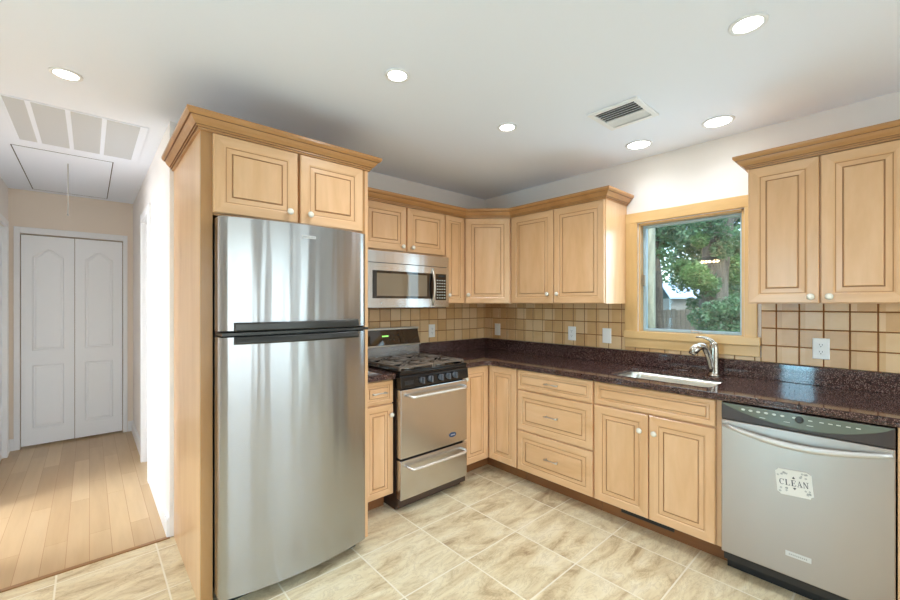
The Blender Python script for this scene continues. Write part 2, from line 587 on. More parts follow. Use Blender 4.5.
# baseboards and casings of the hall
def base_mb(mb, x0, x1, y0, y1):
    return mb.box(x0, x1, y0, y1, 0, .10)
struct('baseboard_hall_right', MB().box(-2.704, -2.69, 0, .955, .002, .1).box(-2.7, -2.69, 0, .955, .1, .115), M_WHITE)
struct('baseboard_hall_corner', MB().box(-2.704, -2.69, 1.565, 2.65, .002, .1).box(-2.7, -2.69, 1.565, 2.65, .1, .115).box(-2.735, -2.69, 2.636, 2.65, .002, .11), M_WHITE)
struct('baseboard_hall_left', MB().box(-3.6, -3.586, 2.5, 2.65, .002, .1).box(-3.6, -3.565, 2.636, 2.65, .002, .11), M_WHITE)
mb = MB()
mb.box(-2.708, -2.69, .955, 1.02, .002, 2.135).box(-2.712, -2.69, 1.5, 1.565, .002, 2.135).box(-2.708, -2.69, 1.02, 1.5, 2.07, 2.135)
mb.box(-2.69, -2.58, 1.488, 1.5, .002, 2.07).box(-2.69, -2.58, 1.02, 1.032, .002, 2.07).box(-2.69, -2.58, 1.032, 1.488, 2.058, 2.07)
mb.box(-2.712, -2.69, 1.02, 1.5, 2.06, 2.07)
struct('trim_2', mb, M_WHITE, bevel=.002)
struct('door_2', MB().box(-2.635, -2.6, 1.034, 1.486, .01, 2.056), M_DOOR)
mb = MB().box(-3.617, -3.582, 2.425, 2.50, .002, 2.11).box(-3.6, -3.582, 1.64, 1.7, .002, 2.11).box(-3.6, -3.582, 1.7, 2.44, 2.05, 2.11)
struct('trim_3', mb, M_WHITE, bevel=.002)

struct('door_3', MB().box(-3.655, -3.612, 1.702, 2.423, .01, 2.048), M_DOOR)
# bifold closet door
mb = MB().box(-3.566, -3.525, 2.634, 2.65, .002, 2.09).box(-2.775, -2.738, 2.634, 2.65, .002, 2.09).box(-3.525, -2.775, 2.634, 2.65, 2.032, 2.09)
struct('trim_4', mb, M_WHITE, bevel=.003)
def arched(mb, x0, x1, z0, z1, y, rise):
    """moulded panel outline with an arched head"""
    def outline(i):
        pts = [(x0 + i, z0 + i), (x1 - i, z0 + i), (x1 - i, z1 - i - rise)]
        xa, xb = x1 - i, x0 + i
        for k in range(1, 12):
            u = k / 12
            if rise:
                s_ = .5 - .5 * math.cos(2 * PI * u)
                pts.append((xa + (xb - xa) * u, z1 - i - rise + rise * s_ ** .8))
        pts.append((xb, z1 - i - rise))
        return pts
    prof = [(0, 0), (.006, .006), (.016, .006), (.024, .001)]
    mb.rings([[(x, y + d, z) for x, z in outline(i)] for i, d in prof], caps=(False, True), smooth=False)
door = None
d1 = struct('door_1', MB().box(-3.523, -2.777, 2.686, 2.69, .012, 2.026), GAP)
for x0, x1 in ((-3.520, -3.152), (-3.148, -2.780)):
    mb = MB()
    # slab with the two moulded panels cut in as framed recesses
    st = .075
    y = 2.66
    for b in ((x0, x0 + st, .02, 2.02), (x1 - st, x1, .02, 2.02), (x0 + st, x1 - st, .02, .18), (x0 + st, x1 - st, .78, .92)):
        mb.box(b[0], b[1], y, y + .022, b[2], b[3])
    mb.box(x0 + st, x1 - st, y, y + .022, 1.9, 2.02)
    # spandrel filling above the arch
    n = 12
    lo = [];
    for k in range(n + 1):
        u = k / n
        s_ = (.5 - .5 * math.cos(2 * PI * u)) ** .8
        lo.append((x0 + st + (x1 - x0 - 2 * st) * u, 1.82 + .075 * s_))
    for k in range(n):
        a, b = lo[k], lo[k + 1]
        vs = [mb.v((a[0], y, a[1])), mb.v((b[0], y, b[1])), mb.v((b[0], y, 1.9)), mb.v((a[0], y, 1.9))]
        mb.f(vs)
    mb.box(x0 + st, x1 - st, y + .012, y + .024, .18, 1.9)
    arched(mb, x0 + st + .002, x1 - st - .002, .922, 1.893, y + .001, .072)
    arched(mb, x0 + st + .002, x1 - st - .002, .182, .778, y + .001, 0)
    mb.build('door_leaf', M_DOOR, d1)

# ------------------------------------------------------------------ window over the sink
fw = struct('window_1', MB().box(0.0, .12, WY1 - .012, WY1, WZ0, WZ1).box(0, .12, WY0, WY0 + .012, WZ0, WZ1).box(0, .12, WY0, WY1, WZ1 - .012, WZ1).box(0, .12, WY0, WY1, WZ0, WZ0 + .012), WPINE)
mb = MB()
mb.box(-.02, 0, WY1 + .005, -1.463, 1.115, 2.04).box(-.02, 0, -2.275, WY0 - .005, 1.115, 2.04)
mb.build('side_casing', WPINE, fw, .003)
mb = MB().box(-.022, 0, -2.275, -1.463, 1.967, 2.042)
mb.build('head_casing', WPINEH, fw, .003)
MB().box(-.03, .02, -2.292, -1.458, 1.112, 1.166).build('stool', WPINEH, fw, .004)
MB().box(-.018, 0, -2.288, -1.463, 1.045, 1.112).build('apron', WPINEH, fw, .003)
M_VINYL = newmat('sash_blue_white', srgb(178, 204, 216), .3)
sash = frame_mb(MB(), WY0 + .013, WY1 - .013, WZ0 + .013, WZ1 - .013, .018, .05, .09, 'x').build('sash', M_VINYL, fw, .002)
MB().box(.068, .072, WY0 + .03, WY1 - .03, WZ0 + .03, WZ1 - .03).build('pane', M_GLASS, sash)
mb = MB()
mb.box(.005, .03, -1.60, -1.583, 1.50, 1.58)
mb.build('sash_lock', M_NICKD, fw, .002)
mb = MB().lathe([(.013, 0), (.013, .012), (.008, .018)], (-.005, -1.965, 1.166), 'z', 12)
mb.tube([(-.005, -1.965, 1.178), (-.016, -1.95, 1.184), (-.02, -1.925, 1.182)], .004, 8).lathe([(.001, -.009), (.007, -.006), (.009, 0), (.007, .006), (.001, .009)], (-.02, -1.92, 1.184), 'z', 10)
mb.build('crank_handle', M_NICK, fw)

# ------------------------------------------------------------------ tiled splashback (part of the walls)
def tiles(name, M, spans, anchor_u, z_anchor=1.016):
    """spans: list of (u0,u1,z0,z1) areas; tiles stand 6 mm proud of the grout"""
    mb = MB(M)
    g = .0032
    for u0, u1, z0, z1 in spans:
        mb.box(u0, u1, -.006, 0, z0, z1, 1)
        k0 = math.floor((u0 - anchor_u) / TP) - 1
        while anchor_u + k0 * TP < u1:
            a, b = anchor_u + k0 * TP, anchor_u + (k0 + 1) * TP
            j = math.floor((z0 - z_anchor) / TP + 1e-6)
            while z_anchor + j * TP < z1 - .001:
                c, d = z_anchor + j * TP, z_anchor + (j + 1) * TP
                A, B, Cc, D = max(a + g, u0 + .001), min(b - g, u1 - .001), max(c + g, z0 + .001), min(d - g, z1)
                if B - A > .006 and D - Cc > .004:
                    e = .002
                    rs = [[(A, -.005, Cc), (B, -.005, Cc), (B, -.005, D), (A, -.005, D)],
                          [(A, -.0085, Cc), (B, -.0085, Cc), (B, -.0085, D), (A, -.0085, D)],
                          [(A + e, -.0105, Cc + e), (B - e, -.0105, Cc + e), (B - e, -.0105, D - e), (A + e, -.0105, D - e)]]
                    mb.rings(rs, 0, (False, True), smooth=False)
                j += 1
            k0 += 1
    o = mb.build(name, [M_TILE, M_GROUT])
    o['kind'] = 'structure'
    return o
tiles('trim_5', Matrix(), [(-1.82, 0, 1.017, 1.40)], -.024)
MR = Matrix.Rotation(RZ_R, 4, 'Z')
tiles('trim_6', MR, [(0.011, 1.462, 1.017, 1.372), (2.293, 2.90, 1.017, 1.372), (1.462, 2.293, 1.017, 1.044)], .400)

# ------------------------------------------------------------------ cabinets
def knob(x, z, y, parent, name='knob'):
    MB().lathe([(.006, 0), (.006, .010), (.013, .015), (.0165, .021), (.014, .027), (.006, .030)], (x, y, z), 'y', 16).build(name, M_KNOB, parent)
def knobM(M, x, z, y, parent):
    MB(M).lathe([(.006, 0), (.006, .010), (.013, .015), (.0165, .021), (.014, .027), (.006, .030)], (x, y, z), 'y', 16).build('knob', M_KNOB, parent)
def pull(x, z, y, parent):
    mb = MB()
    L = .044
    mb.lathe([(.006, 0), (.005, .018)], (x - L, y, z), 'y', 8).lathe([(.006, 0), (.005, .018)], (x + L, y, z), 'y', 8)
    mb.tube([(x - L - .012, y - .020, z - .002), (x - L, y - .022, z), (x - .015, y - .026, z + .003), (x + .015, y - .026, z + .003), (x + L, y - .022, z), (x + L + .012, y - .020, z - .002)],
            [.003, .006, .0045, .0045, .006, .003], 8)
    mb.build('drawer_pull', M_NICK, parent)
def door_part(par, x0, x1, z0, z1, y, kx=None, kz=None, M=None, horiz=False, nm='door', stile=None):
    d = MB(M).panel(x0, x1, z0, z1, y, horiz, stile).build(nm, [WV, WH, GROOVE], par)
    if kx is not None:
        knobM(M, kx, kz, y - .02, d)
    return d
def drawer_part(par, x0, x1, z0, z1, y, has_pull=True, stile=None):
    d = MB().panel(x0, x1, z0, z1, y, True, stile).build('drawer' if has_pull else 'false_front', [WV, WH, GROOVE], par)
    if has_pull:
        pull((x0 + x1) / 2, (z0 + z1) / 2, y - .02, d)
    return d

def crown_mb(path, z0, H=.072, out=.075, base=0.0):
    prof = [(-.004, 0), (.013, 0), (.014, .009), (.0215, .0095), (.0215, .018), (.029, .0185), (.034, .024), (.044, .032), (.052, .043), (.053, .047), (.0615, .0475), (.068, .052), (.075, .060), (.075, .072), (-.004, .072)]
    dark_steps = (2, 4, 9)
    mb = MB()
    P = [Vector(p) for p in path]
    rings = []
    for i, p in enumerate(P):
        ds = []
        if i > 0:
            ds.append((P[i] - P[i - 1]).normalized())
        if i < len(P) - 1:
            ds.append((P[i + 1] - P[i]).normalized())
        ns = [Vector((d.y, -d.x)) for d in ds]
        if len(ns) == 2:
            m = (ns[0] + ns[1]).normalized()
            m = m / m.dot(ns[0])
        else:
            m = ns[0]
        rings.append([(p.x + m.x * o * out / .075, p.y + m.y * o * out / .075, z0 + h * H / .072) for o, h in prof])
    mb.rings(rings, lambda i: 1 if i in dark_steps else 0, smooth=False)
    return mb

# --- refrigerator surround
FX0, FX1, FD = -2.67, -1.82, .766
fc = thing('refrigerator_cabinet', 'tall maple surround around the refrigerator with two doors above it', 'cabinet', (FX0, 0, 0))
w = FX1 - FX0
MB().box(0, .02, -FD + .019, -.001, 0, 2.15).build('side_panel', WV, fc, .001)
MB().box(w - .02, w, -FD, -.001, 0, 2.15).build('side_panel', WV, fc, .001)
MB().box(.001, .048, -FD, -FD + .019, 0, 2.15).build('stile', WSTILE, fc, .001)
MB().box(.0485, w - .02, -FD, -.001, 1.775, 2.15).build('cabinet_box', WSTILE, fc)
door_part(fc, .047, .430, 1.786, 2.143, -FD, .385, 1.835)
door_part(fc, .444, .806, 1.786, 2.143, -FD, .490, 1.835)
c = crown_mb([(0, -.001), (0, -FD), (w, -FD), (w, -.43)], 2.148, .074, .06).build('crown_molding', [WCR, CGROOVE], fc)

# --- corner run of wall cabinets
UD, UZ0, UZ1 = .325, 1.37, 2.12
mc = thing('wall_cabinet', 'short two-door maple wall cabinet above the microwave', 'cabinet', (-1.62, 0, 0), 0, 'maple wall cabinets')
MB().box(-.199, .775, -UD, -.002, 1.75, UZ1).build('cabinet_box', WV, mc)
door_part(mc, .004, .380, 1.765, 2.105, -UD, .340, 1.80)
door_part(mc, .392, .770, 1.765, 2.105, -UD, .432, 1.80)
MB().box(-.199, -.005, -UD, -.002, UZ0, 1.75).build('filler', WV, mc)
nc = thing('wall_cabinet', 'narrow single-door maple wall cabinet right of the microwave', 'cabinet', (-.844, 0, 0), 0, 'maple wall cabinets')
MB().box(0, .233, -UD, -.002, UZ0, UZ1).build('cabinet_box', WV, nc)
door_part(nc, .005, .214, UZ0 + .003, 2.105, -UD, .03, 1.44)
dc = thing('wall_cabinet', 'diagonal single-door maple wall cabinet across the room corner', 'cabinet', (0, 0, 0), 0, 'maple wall cabinets')
MB().prism([(-.002, -.002), (-.609, -.002), (-.609, -UD), (-UD, -.609), (-.002, -.609)], UZ0, UZ1).build('cabinet_box', WV, dc)
MDG = Matrix.Translation((-(.61 + UD) / 2, -(.61 + UD) / 2, 0)) @ Matrix.Rotation(-PI / 4, 4, 'Z')
door_part(dc, -.192, .192, UZ0 + .003, 2.105, 0, -.165, 1.445, MDG)
rc = thing('wall_cabinet', 'two-door maple wall cabinet between the room corner and the window', 'cabinet', (0, -.612, 0), RZ_R, 'maple wall cabinets')
MB().box(0, .858, -UD, -.002, UZ0, UZ1).build('cabinet_box', WV, rc)
door_part(rc, .022, .434, UZ0 + .003, 2.105, -UD, .392, 1.445)
door_part(rc, .440, .853, UZ0 + .003, 2.105, -UD, .480, 1.445)
cr = crown_mb([(-1.818, -.331), (-.6125, -.331), (-.331, -.6125), (-.331, -1.466), (-.002, -1.466)], 2.108, .072, .060).build('crown_molding', [WCR, CGROOVE])
tag(cr, 'maple crown molding running along the corner wall cabinets', 'molding')
# --- wall cabinet right of the window
wc = thing('wall_cabinet', 'two-door maple wall cabinet above the dishwasher, right of the window', 'cabinet', (0, -2.294, 0), RZ_R, 'maple wall cabinets')
MB().box(0, .596, -UD, -.002, UZ0, UZ1).build('cabinet_box', WV, wc)
door_part(wc, .003, .292, UZ0 + .003, 2.105, -UD, .262, 1.405)
door_part(wc, .298, .592, UZ0 + .003, 2.105, -UD, .330, 1.405)
c = crown_mb([(.0, -.002), (0, -.331), (.596, -.331), (.596, -.002)], 2.108, .072, .060)
c.build('crown_molding', [WCR, CGROOVE], wc)

# --- base cabinets
BD, BZ0, BZ1 = .61, .115, .878
def base_box(par, w, x0=0):
    MB().box(x0, x0 + w, -BD, -.002, BZ0, BZ1).build('cabinet_box', WV, par)
    MB().box(x0, x0 + w, -BD + .10, -BD + .12, 0, BZ0).build('toe_kick', WTOE_SHADE, par)
sc_ = thing('base_cabinet', 'narrow maple base cabinet with one drawer between refrigerator and range', 'cabinet', (-1.818, 0, 0), 0, 'maple base cabinets')
base_box(sc_, .270)
drawer_part(sc_, .05, .268, .722, .868, -BD, True, .03)
door_part(sc_, .05, .268, .122, .712, -BD, .243, .645)
lc = thing('base_cabinet', 'corner maple base cabinet with two narrow hinged doors', 'cabinet', (0, 0, 0), 0, 'maple base cabinets')
MB().prism([(-.002, -.002), (-.914, -.002), (-.914, -BD), (-BD, -BD), (-BD, -.914), (-.002, -.914)], BZ0, BZ1).build('cabinet_box', WV, lc)
MB().box(-.914, -.49, -.51, -.49, 0, BZ0).box(-.51, -.49, -.914, -.51, 0, BZ0).build('toe_kick', WTOE_SHADE, lc)
door_part(lc, -.912, -.634, .122, .872, -BD, -.895, .79)
door_part(lc, .634, .912, .122, .872, -BD, M=MR)
dr = thing('base_cabinet', 'maple base cabinet with three stacked drawers left of the sink', 'cabinet', (0, -.917, 0), RZ_R, 'maple base cabinets')
base_box(dr, .622)
for z0, z1, st in ((.728, .872, .032), (.424, .718, .055), (.122, .414, .055)):
    drawer_part(dr, .006, .616, z0, z1, -BD, True, st)
sk = thing('base_cabinet', 'maple sink base cabinet with two doors under the window', 'cabinet', (0, -1.541, 0), RZ_R, 'maple base cabinets')
# open-topped box so the basin can hang in it
mb = MB().box(0, .702, -BD, -BD + .02, BZ0, BZ1).box(0, .018, -BD + .02, -.002, BZ0, BZ1).box(.684, .702, -BD + .02, -.002, BZ0, BZ1).box(.018, .684, -.02, -.002, BZ0, BZ1).box(.018, .684, -BD + .02, -.02, BZ0, BZ0 + .018)
mb.build('cabinet_box', WV, sk)
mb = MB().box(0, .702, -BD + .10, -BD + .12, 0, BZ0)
mb.build('toe_kick', WTOE_SHADE, sk)
drawer_part(sk, .006, .676, .733, .872, -BD, False, .032)
door_part(sk, .006, .338, .122, .722, -BD, .296, .628)
door_part(sk, .344, .676, .122, .722, -BD, .378, .628)
rg = thing('toe_kick_vent', 'dark slotted vent grille in the toe kick below the sink doors', 'vent', (0, -1.541, 0), RZ_R)
mb = MB().box(.13, .44, -BD + .091, -BD + .098, .045, .098)
mb.build('vent_frame', M_SLOT, rg)
mb = MB()
for i in range(4):
    mb.box(.135, .435, -BD + .088, -BD + .091, .052 + i * .011, .056 + i * .011)
mb.build('louver', M_RUB, rg)
ep = MB().box(-.632, -.002, -2.868, -2.848, 0, .878).build('end_panel', WV)
tag(ep, 'maple end panel closing the cabinets right of the dishwasher', 'panel')

# ------------------------------------------------------------------ worktop
CT0, CT1, CE = .878, .914, .65
SX0, SX1, SY0, SY1 = -.535, -.175, -2.165, -1.60
outer = [(0, 0), (-.922, 0), (-.922, -CE)]
r = .07
outer += [(-CE - r + r * math.sin(a), -CE - r + r * math.cos(a)) for a in [R(90 * i / 6) for i in range(7)]]
outer += [(-CE, -2.90), (0, -2.90)]
wt = thing('countertop', 'long dark speckled granite worktop running round the corner under the window', 'countertop', (0, 0, 0))
MB().prism(outer, CT0 + .016, CT1, 0, [rrect(SX0, SX1, SY0, SY1, .05)]).prism([(x + (.001 if x < -.5 else -.001) , y) for x, y in outer], CT0, CT0 + .017, 0, [rrect(SX0 - .03, SX1 + .03, SY0 - .03, SY1 + .03, .06)]).build('slab', M_GRAN, wt, .004)
MB().box(-.022, -.001, -2.90, 0, CT1, 1.016).box(-.922, -.022, -.022, -.001, CT1, 1.016).build('upstand', M_GRAN, wt, .003)
wt2 = thing('countertop', 'short dark granite worktop left of the range', 'countertop', (-1.818, 0, 0))
MB().box(0, .275, -CE, -.001, CT0, CT1).build('slab', M_GRAN, wt2, .004)
MB().box(0, .275, -.022, -.001, CT1, 1.016).build('upstand', M_GRAN, wt2, .003)

# ------------------------------------------------------------------ sink and faucet
sk2 = thing('sink', 'stainless steel undermount sink set in the granite below the window', 'sink', ((SX0 + SX1) / 2, (SY0 + SY1) / 2, .70))
ox, oy = (SX0 + SX1) / 2, (SY0 + SY1) / 2
def rr3(g, z, r):
    return [(x - ox, y - oy, z - .70) for x, y in rrect(SX0 - g, SX1 + g, SY0 - g, SY1 + g, r)]
mb = MB()
mb.rings([rr3(.022, CT0 + .015, .07), rr3(.004, CT0 + .015, .055), rr3(.002, CT0 - .01, .055), rr3(-.012, .74, .05), rr3(-.03, .718, .04), rr3(-.06, .712, .03)], caps=(False, True))
mb.build('basin', M_SINK, sk2)
MB().lathe([(.0, .0), (.045, .0), (.045, .004), (.03, .005), (.0, .003)], (0, 0, .0125), 'z', 24).build('drain', M_NICKD, sk2)
fx, fy = -.105, -2.07
fa = thing('faucet', 'brushed nickel single-lever pull-out faucet behind the sink', 'faucet', (fx, fy, CT1))
MB().lathe([(.034, 0), (.034, .006), (.028, .012), (.027, .03), (.027, .10), (.026, .17), (.023, .20), (.014, .213), (.002, .215)], (0, 0, 0), 'z', 20).build('body', M_FAUCET, fa)
dx, dy = -.86, .50
mb = MB()
pts = arc((dx * .012, dy * .012, .03), (dx * .05, dy * .05, .225), (dx * .115, dy * .115, .182), 12)
mb.tube(pts, [.018 + .004 * (i / 12) for i in range(13)], 14)
mb.build('spout', M_FAUCET, fa)
mb = MB()
mb.tube([(dx * .108, dy * .108, .186), (dx * .128, dy * .128, .177), (dx * .150, dy * .150, .161), (dx * .163, dy * .163, .142)], [.022, .026, .025, .018], 14)
mb.build('spray_head', M_FAUCET, fa)
mb = MB()
mb.tube(arc((0, 0, .203), (dx * .02, dy * .02 + .01, .246), (dx * .02, dy * .02 + .085, .240), 8), [.016, .014, .012, .010, .009, .008, .007, .006, .005], 10)
mb.build('lever', M_FAUCET, fa)

# ------------------------------------------------------------------ wall plates
def plate(u, z, label, kind, M, loc, rz):
    p = thing('wall_outlet', label, 'outlet' if kind != 'switch' else 'switch', loc, rz, 'white plates on the tiled splashback')
    if kind == 'switch':
        p.name = 'light_switch'
    mb = MB()
    mb.rings([[(-.0355, -.0, -.058), (.0355, 0, -.058), (.0355, 0, .058), (-.0355, 0, .058)],
              [(-.0355, -.003, -.058), (.0355, -.003, -.058), (.0355, -.003, .058), (-.0355, -.003, .058)],
              [(-.032, -.006, -.0545), (.032, -.006, -.0545), (.032, -.006, .0545), (-.032, -.006, .0545)]], smooth=False)
    mb.build('cover_plate', M_PLATE, p)
    if kind == 'switch':
        mb = MB().box(-.016, .016, -.009, -.006, -.033, .033)
        mb.build('rocker', M_PLATE, p, .001)
    else:
        for s_ in (1, -1):
            rc_ = MB().box(-.0165, .0165, -.0085, -.006, s_ * .0195 - .014, s_ * .0195 + .014).build('receptacle', M_PLATE, p, .002)
            mb = MB()
            for xx in (-.006, .006):
                mb.box(xx - .001, xx + .001, -.0092, -.0085, s_ * .0195 - .001, s_ * .0195 + .007)
            mb.box(-.002, .002, -.0092, -.0085, s_ * .0195 - .010, s_ * .0195 - .006)
            mb.build('slots', M_SLOT, rc_)
plate(0, 0, 'white outlet on the tile just right of the range', 'outlet', None, (-.718, -.0105, 1.122), 0)
plate(0, 0, 'white switch plate on the tile nearest the room corner', 'switch', None, (-.0105, -.181, 1.113), RZ_R)
plate(0, 0, 'white outlet on the tile midway between corner and window', 'outlet', None, (-.0105, -1.011, 1.119), RZ_R)
plate(0, 0, 'white switch plate on the tile just left of the window', 'switch', None, (-.0105, -1.318, 1.118), RZ_R)
plate(0, 0, 'white outlet on the tile above the dishwasher', 'outlet', None, (-.0105, -2.561, 1.120), RZ_R)

# ------------------------------------------------------------------ refrigerator
rx0, rx1 = -2.618, -1.892
rw = rx1 - rx0
rf = thing('refrigerator', 'stainless steel top-freezer refrigerator with black handles', 'refrigerator', ((rx0 + rx1) / 2, 0, 0))
MB().box(-rw / 2 + .006, rw / 2 - .004, -.775, -.04, .05, 1.745).build('cabinet', newmat('fridge_side_grey', srgb(92, 96, 100), .35, .3), rf, .004)
mb = MB().box(-rw / 2 + .03, rw / 2 - .03, -.80, -.08, 0, .05)
mb.build('kick_grille', M_RUB, rf)
YC, BOW = -.868, .046
def fy_(x):
    u = x / (rw / 2)
    return YC - BOW * (1 - u * u)
def fdoor(z0, z1, name):
    n = 28
    hw = rw / 2
    prof = [(-hw, -.785), (-hw, YC + .012), (-hw + .004, YC + .002)]
    for i in range(n + 1):
        x = -hw + .012 + (2 * hw - .024) * i / n
        prof.append((x, fy_(x)))
    prof += [(hw - .004, YC + .002), (hw, YC + .012), (hw, -.785)]
    mb = MB()
    e = .008
    inn = [(x * (1 - e / hw), min(y + e, -.785)) for x, y in prof]
    mb.rings([[(x, y, z0) for x, y in inn], [(x, y, z0 + .006) for x, y in prof], [(x, y, z1 - .006) for x, y in prof], [(x, y, z1) for x, y in inn]], smooth=True)
    o = mb.build(name, M_STEEL, rf)
    mod = o.modifiers.new('edge', 'EDGE_SPLIT')
    mod.split_angle = R(32)
    return o
fz = fdoor(1.243, 1.762, 'freezer_door')
fd = fdoor(.058, 1.226, 'fresh_food_door')
MB().box(-rw / 2 + .004, rw / 2 - .004, -.784, -.776, .06, 1.757).build('gasket', newmat('gasket_brown', srgb(110, 70, 52), .6), rf)
mb = MB().box(-rw / 2 + .004, rw / 2 - .004, -.90, -.79, 1.228, 1.241)
mb.build('hinge_strip', M_HANDK, rf)
def fhandle(z0, z1, par, lip):
    mb = MB()
    n = 24
    xa, xb = -rw / 2 + .055, rw / 2 - .07
    rings = []
    for i in range(n + 1):
        x = xa + (xb - xa) * i / n
        y = fy_(x)
        sec = [(y + .004, z0), (y - .022, z0), (y - .030, z0 + .006), (y - .030, z1 - .006), (y - .024, z1), (y + .004, z1)] if not lip else \
              [(y + .004, z0), (y - .030, z0 + .004), (y - .034, z0 + .012), (y - .026, z1 - .004), (y - .010, z1), (y + .004, z1)]
        rings.append([(x, a, b) for a, b in sec])
    mb.rings(rings, smooth=False)
    mb.build('handle', M_HANDK, par, .002)
fhandle(1.246, 1.286, fz, False)
fhandle(1.186, 1.226, fd, True)
bx = .02
mb = MB().box(bx - .034, bx + .034, fy_(bx) - .0025, fy_(bx) + .004, 1.69, 1.704)
bd = mb.build('badge', M_SILV, fz)
mb = MB()
for i in range(8):
    mb.box(bx - .029 + i * .0075, bx - .0245 + i * .0075, fy_(bx) - .0032, fy_(bx) - .0025, 1.6935, 1.7005)
mb.build('badge_print', M_INKL, bd)

# ------------------------------------------------------------------ microwave
mw = thing('microwave', 'stainless steel over-the-range microwave above the range', 'microwave', (-1.2435, 0, 1.337))
hw, yf, mh = .381, -.375, .406
MB().box(-hw, hw, yf, -.012, 0, mh).build('body', newmat('microwave_case', srgb(70, 66, 62), .4, .4), mw)
def mfront(mb, x0, x1, z0, z1, d0=0, d1=.03, n=10, mi=0):
    f = lambda x: yf - .012 * (1 - (x / hw) ** 2)
    rings = []
    for i in range(n + 1):
        x = x0 + (x1 - x0) * i / n
        rings.append([(x, f(x) - d0, z0), (x, f(x) - d1, z0), (x, f(x) - d1, z1), (x, f(x) - d0, z1)])
    mb.rings(rings, mi, smooth=False)
    return mb
mfront(MB(), -hw, hw, .325, mh, -.01, .028).build('vent_strip', M_STEEL2, mw)
mb = MB()
XD = .225
mfront(mb, -hw, -hw + .05, 0.005, .320, -.01, .03)
mfront(mb, -hw + .05, XD, .268, .320, -.01, .03)
mfront(mb, -hw + .05, XD, .005, .070, -.01, .03)
md = mb.build('door', M_STEEL2, mw)
mfront(MB(), -hw + .05, XD, .070, .268, -.01, .0285).build('door_frame', M_GLASSK, md)
mfront(MB(), -hw + .085, XD - .075, .088, .250, .0, .0292).build('window', M_GLASSB, md)
mb = MB()
hx = .205
yh = yf - .03
mb.tube(arc((hx, yh - .004, .02), (hx, yh - .062, .16), (hx, yh - .004, .305), 12), .0105, 12)
mb.box(hx - .009, hx + .009, yh - .012, yh + .01, .015, .032).box(hx - .009, hx + .009, yh - .012, yh + .01, .293, .310)
mb.build('handle', M_NICK, md)
mfront(MB(), XD + .002, hw, .005, .320, -.01, .029).build('control_panel', M_STEEL2, mw)
cpn = mfront(MB(), XD + .014, hw - .03, .06, .268, .0, .0305).build('keypad', M_GLASSK, mw)
mb = MB()
for i in range(4):
    for j in range(7):
        x = XD + .03 + i * .026
        z = .078 + j * .023
        fyy = yf - .012 * (1 - (x / hw) ** 2) - .0318
        mb.box(x - .007, x + .007, fyy, fyy + .003, z - .003, z + .003)
mb.build('keys', M_MARK, cpn)
x = XD + .07
fyy = yf - .012 * (1 - (x / hw) ** 2) - .0318
MB().box(x - .035, x + .035, fyy, fyy + .003, .243, .26).build('display', newmat('display_dark', srgb(30, 40, 44), .2), cpn)
MB().lathe([(.0, 0), (.007, 0), (.007, .002), (0, .002)], (-.26, yf - .036, .036), 'y', 12).build('badge', M_SILV, md)

# ------------------------------------------------------------------ range
gx0, gx1 = -1.536, -.928
gw = gx1 - gx0
H = gw / 2
ra = thing('range', 'narrow stainless steel gas range with black cooktop', 'stove', ((gx0 + gx1) / 2, 0, 0))
MB().box(-H, H, -.635, -.03, .05, .90).build('body', newmat('range_side', srgb(58, 44, 38), .35, .2), ra)
MB().box(-H + .01, H - .01, -.62, -.06, 0, .05).box(-H, H, -.665, -.635, .035, .078).build('kick_base', newmat('range_kick', srgb(70, 52, 42), .4), ra)
M_BAR = newmat('handle_white_steel', srgb(232, 226, 216), .25, .6)
def rhandle(z, yb, par):
    mb = MB()
    a, b = -H + .062, H - .045
    yo = yb - .045
    mb.tube([(a, yb, z + .006), (a, yo + .012, z + .004), (a + .012, yo, z), (a + .04, yo - .004, z)] + [(a + (b - a) * k / 6, yo - .006, z) for k in range(1, 6)] + [(b - .04, yo - .004, z), (b - .012, yo, z), (b, yo + .012, z + .004), (b, yb, z + .006)], .0095, 10)
    mb.build('handle', M_BAR, par)
od = MB().box(-H + .004, H - .004, -.688, -.637, .352, .802).build('oven_door', M_STEEL2, ra, .004)
rhandle(.757, -.688, od)
wd = MB().box(-H + .004, H - .004, -.688, -.637, .082, .338).build('warming_drawer', M_STEEL2, ra, .004)
rhandle(.285, -.688, wd)
bm_ = MB().lathe([(0, 0), (.034, 0), (.034, .003), (.030, .004), (0, .004)], (.155, -.688, .42), 'y', 24, sy=.5)
bdg = bm_.build('badge', M_BADGE, od)
mb = MB()
for i in range(7):
    mb.box(.135 + i * .006, .139 + i * .006, -.6928, -.692, .4165, .4235)
mb.build('badge_print', M_SILV, bdg)
mb = MB()
mb.rings([[(x, -.625, .808), (x, -.690, .812), (x, -.700, .82), (x, -.694, .885), (x, -.680, .896), (x, -.625, .896)] for x in (-H, H)], smooth=False)
cp = mb.build('control_panel', M_BLACK, ra, .002)
M_KN = newmat('knob_grey_black', srgb(104, 110, 118), .3, .4)
for kx in (-.135, -.062, .032, .100, .165):
    mb = MB().lathe([(.020, 0), (.020, .006), (.018, .012), (.016, .014)], (kx, -.696, .855), 'y', 18)
    mb.box(kx - .0055, kx + .0055, -.728, -.71, .834, .876)
    mb.build('knob', M_KN, cp, .001)
MB().box(-H + .03, -H + .10, -.700, -.694, .835, .862).build('plate', M_RUB, cp)
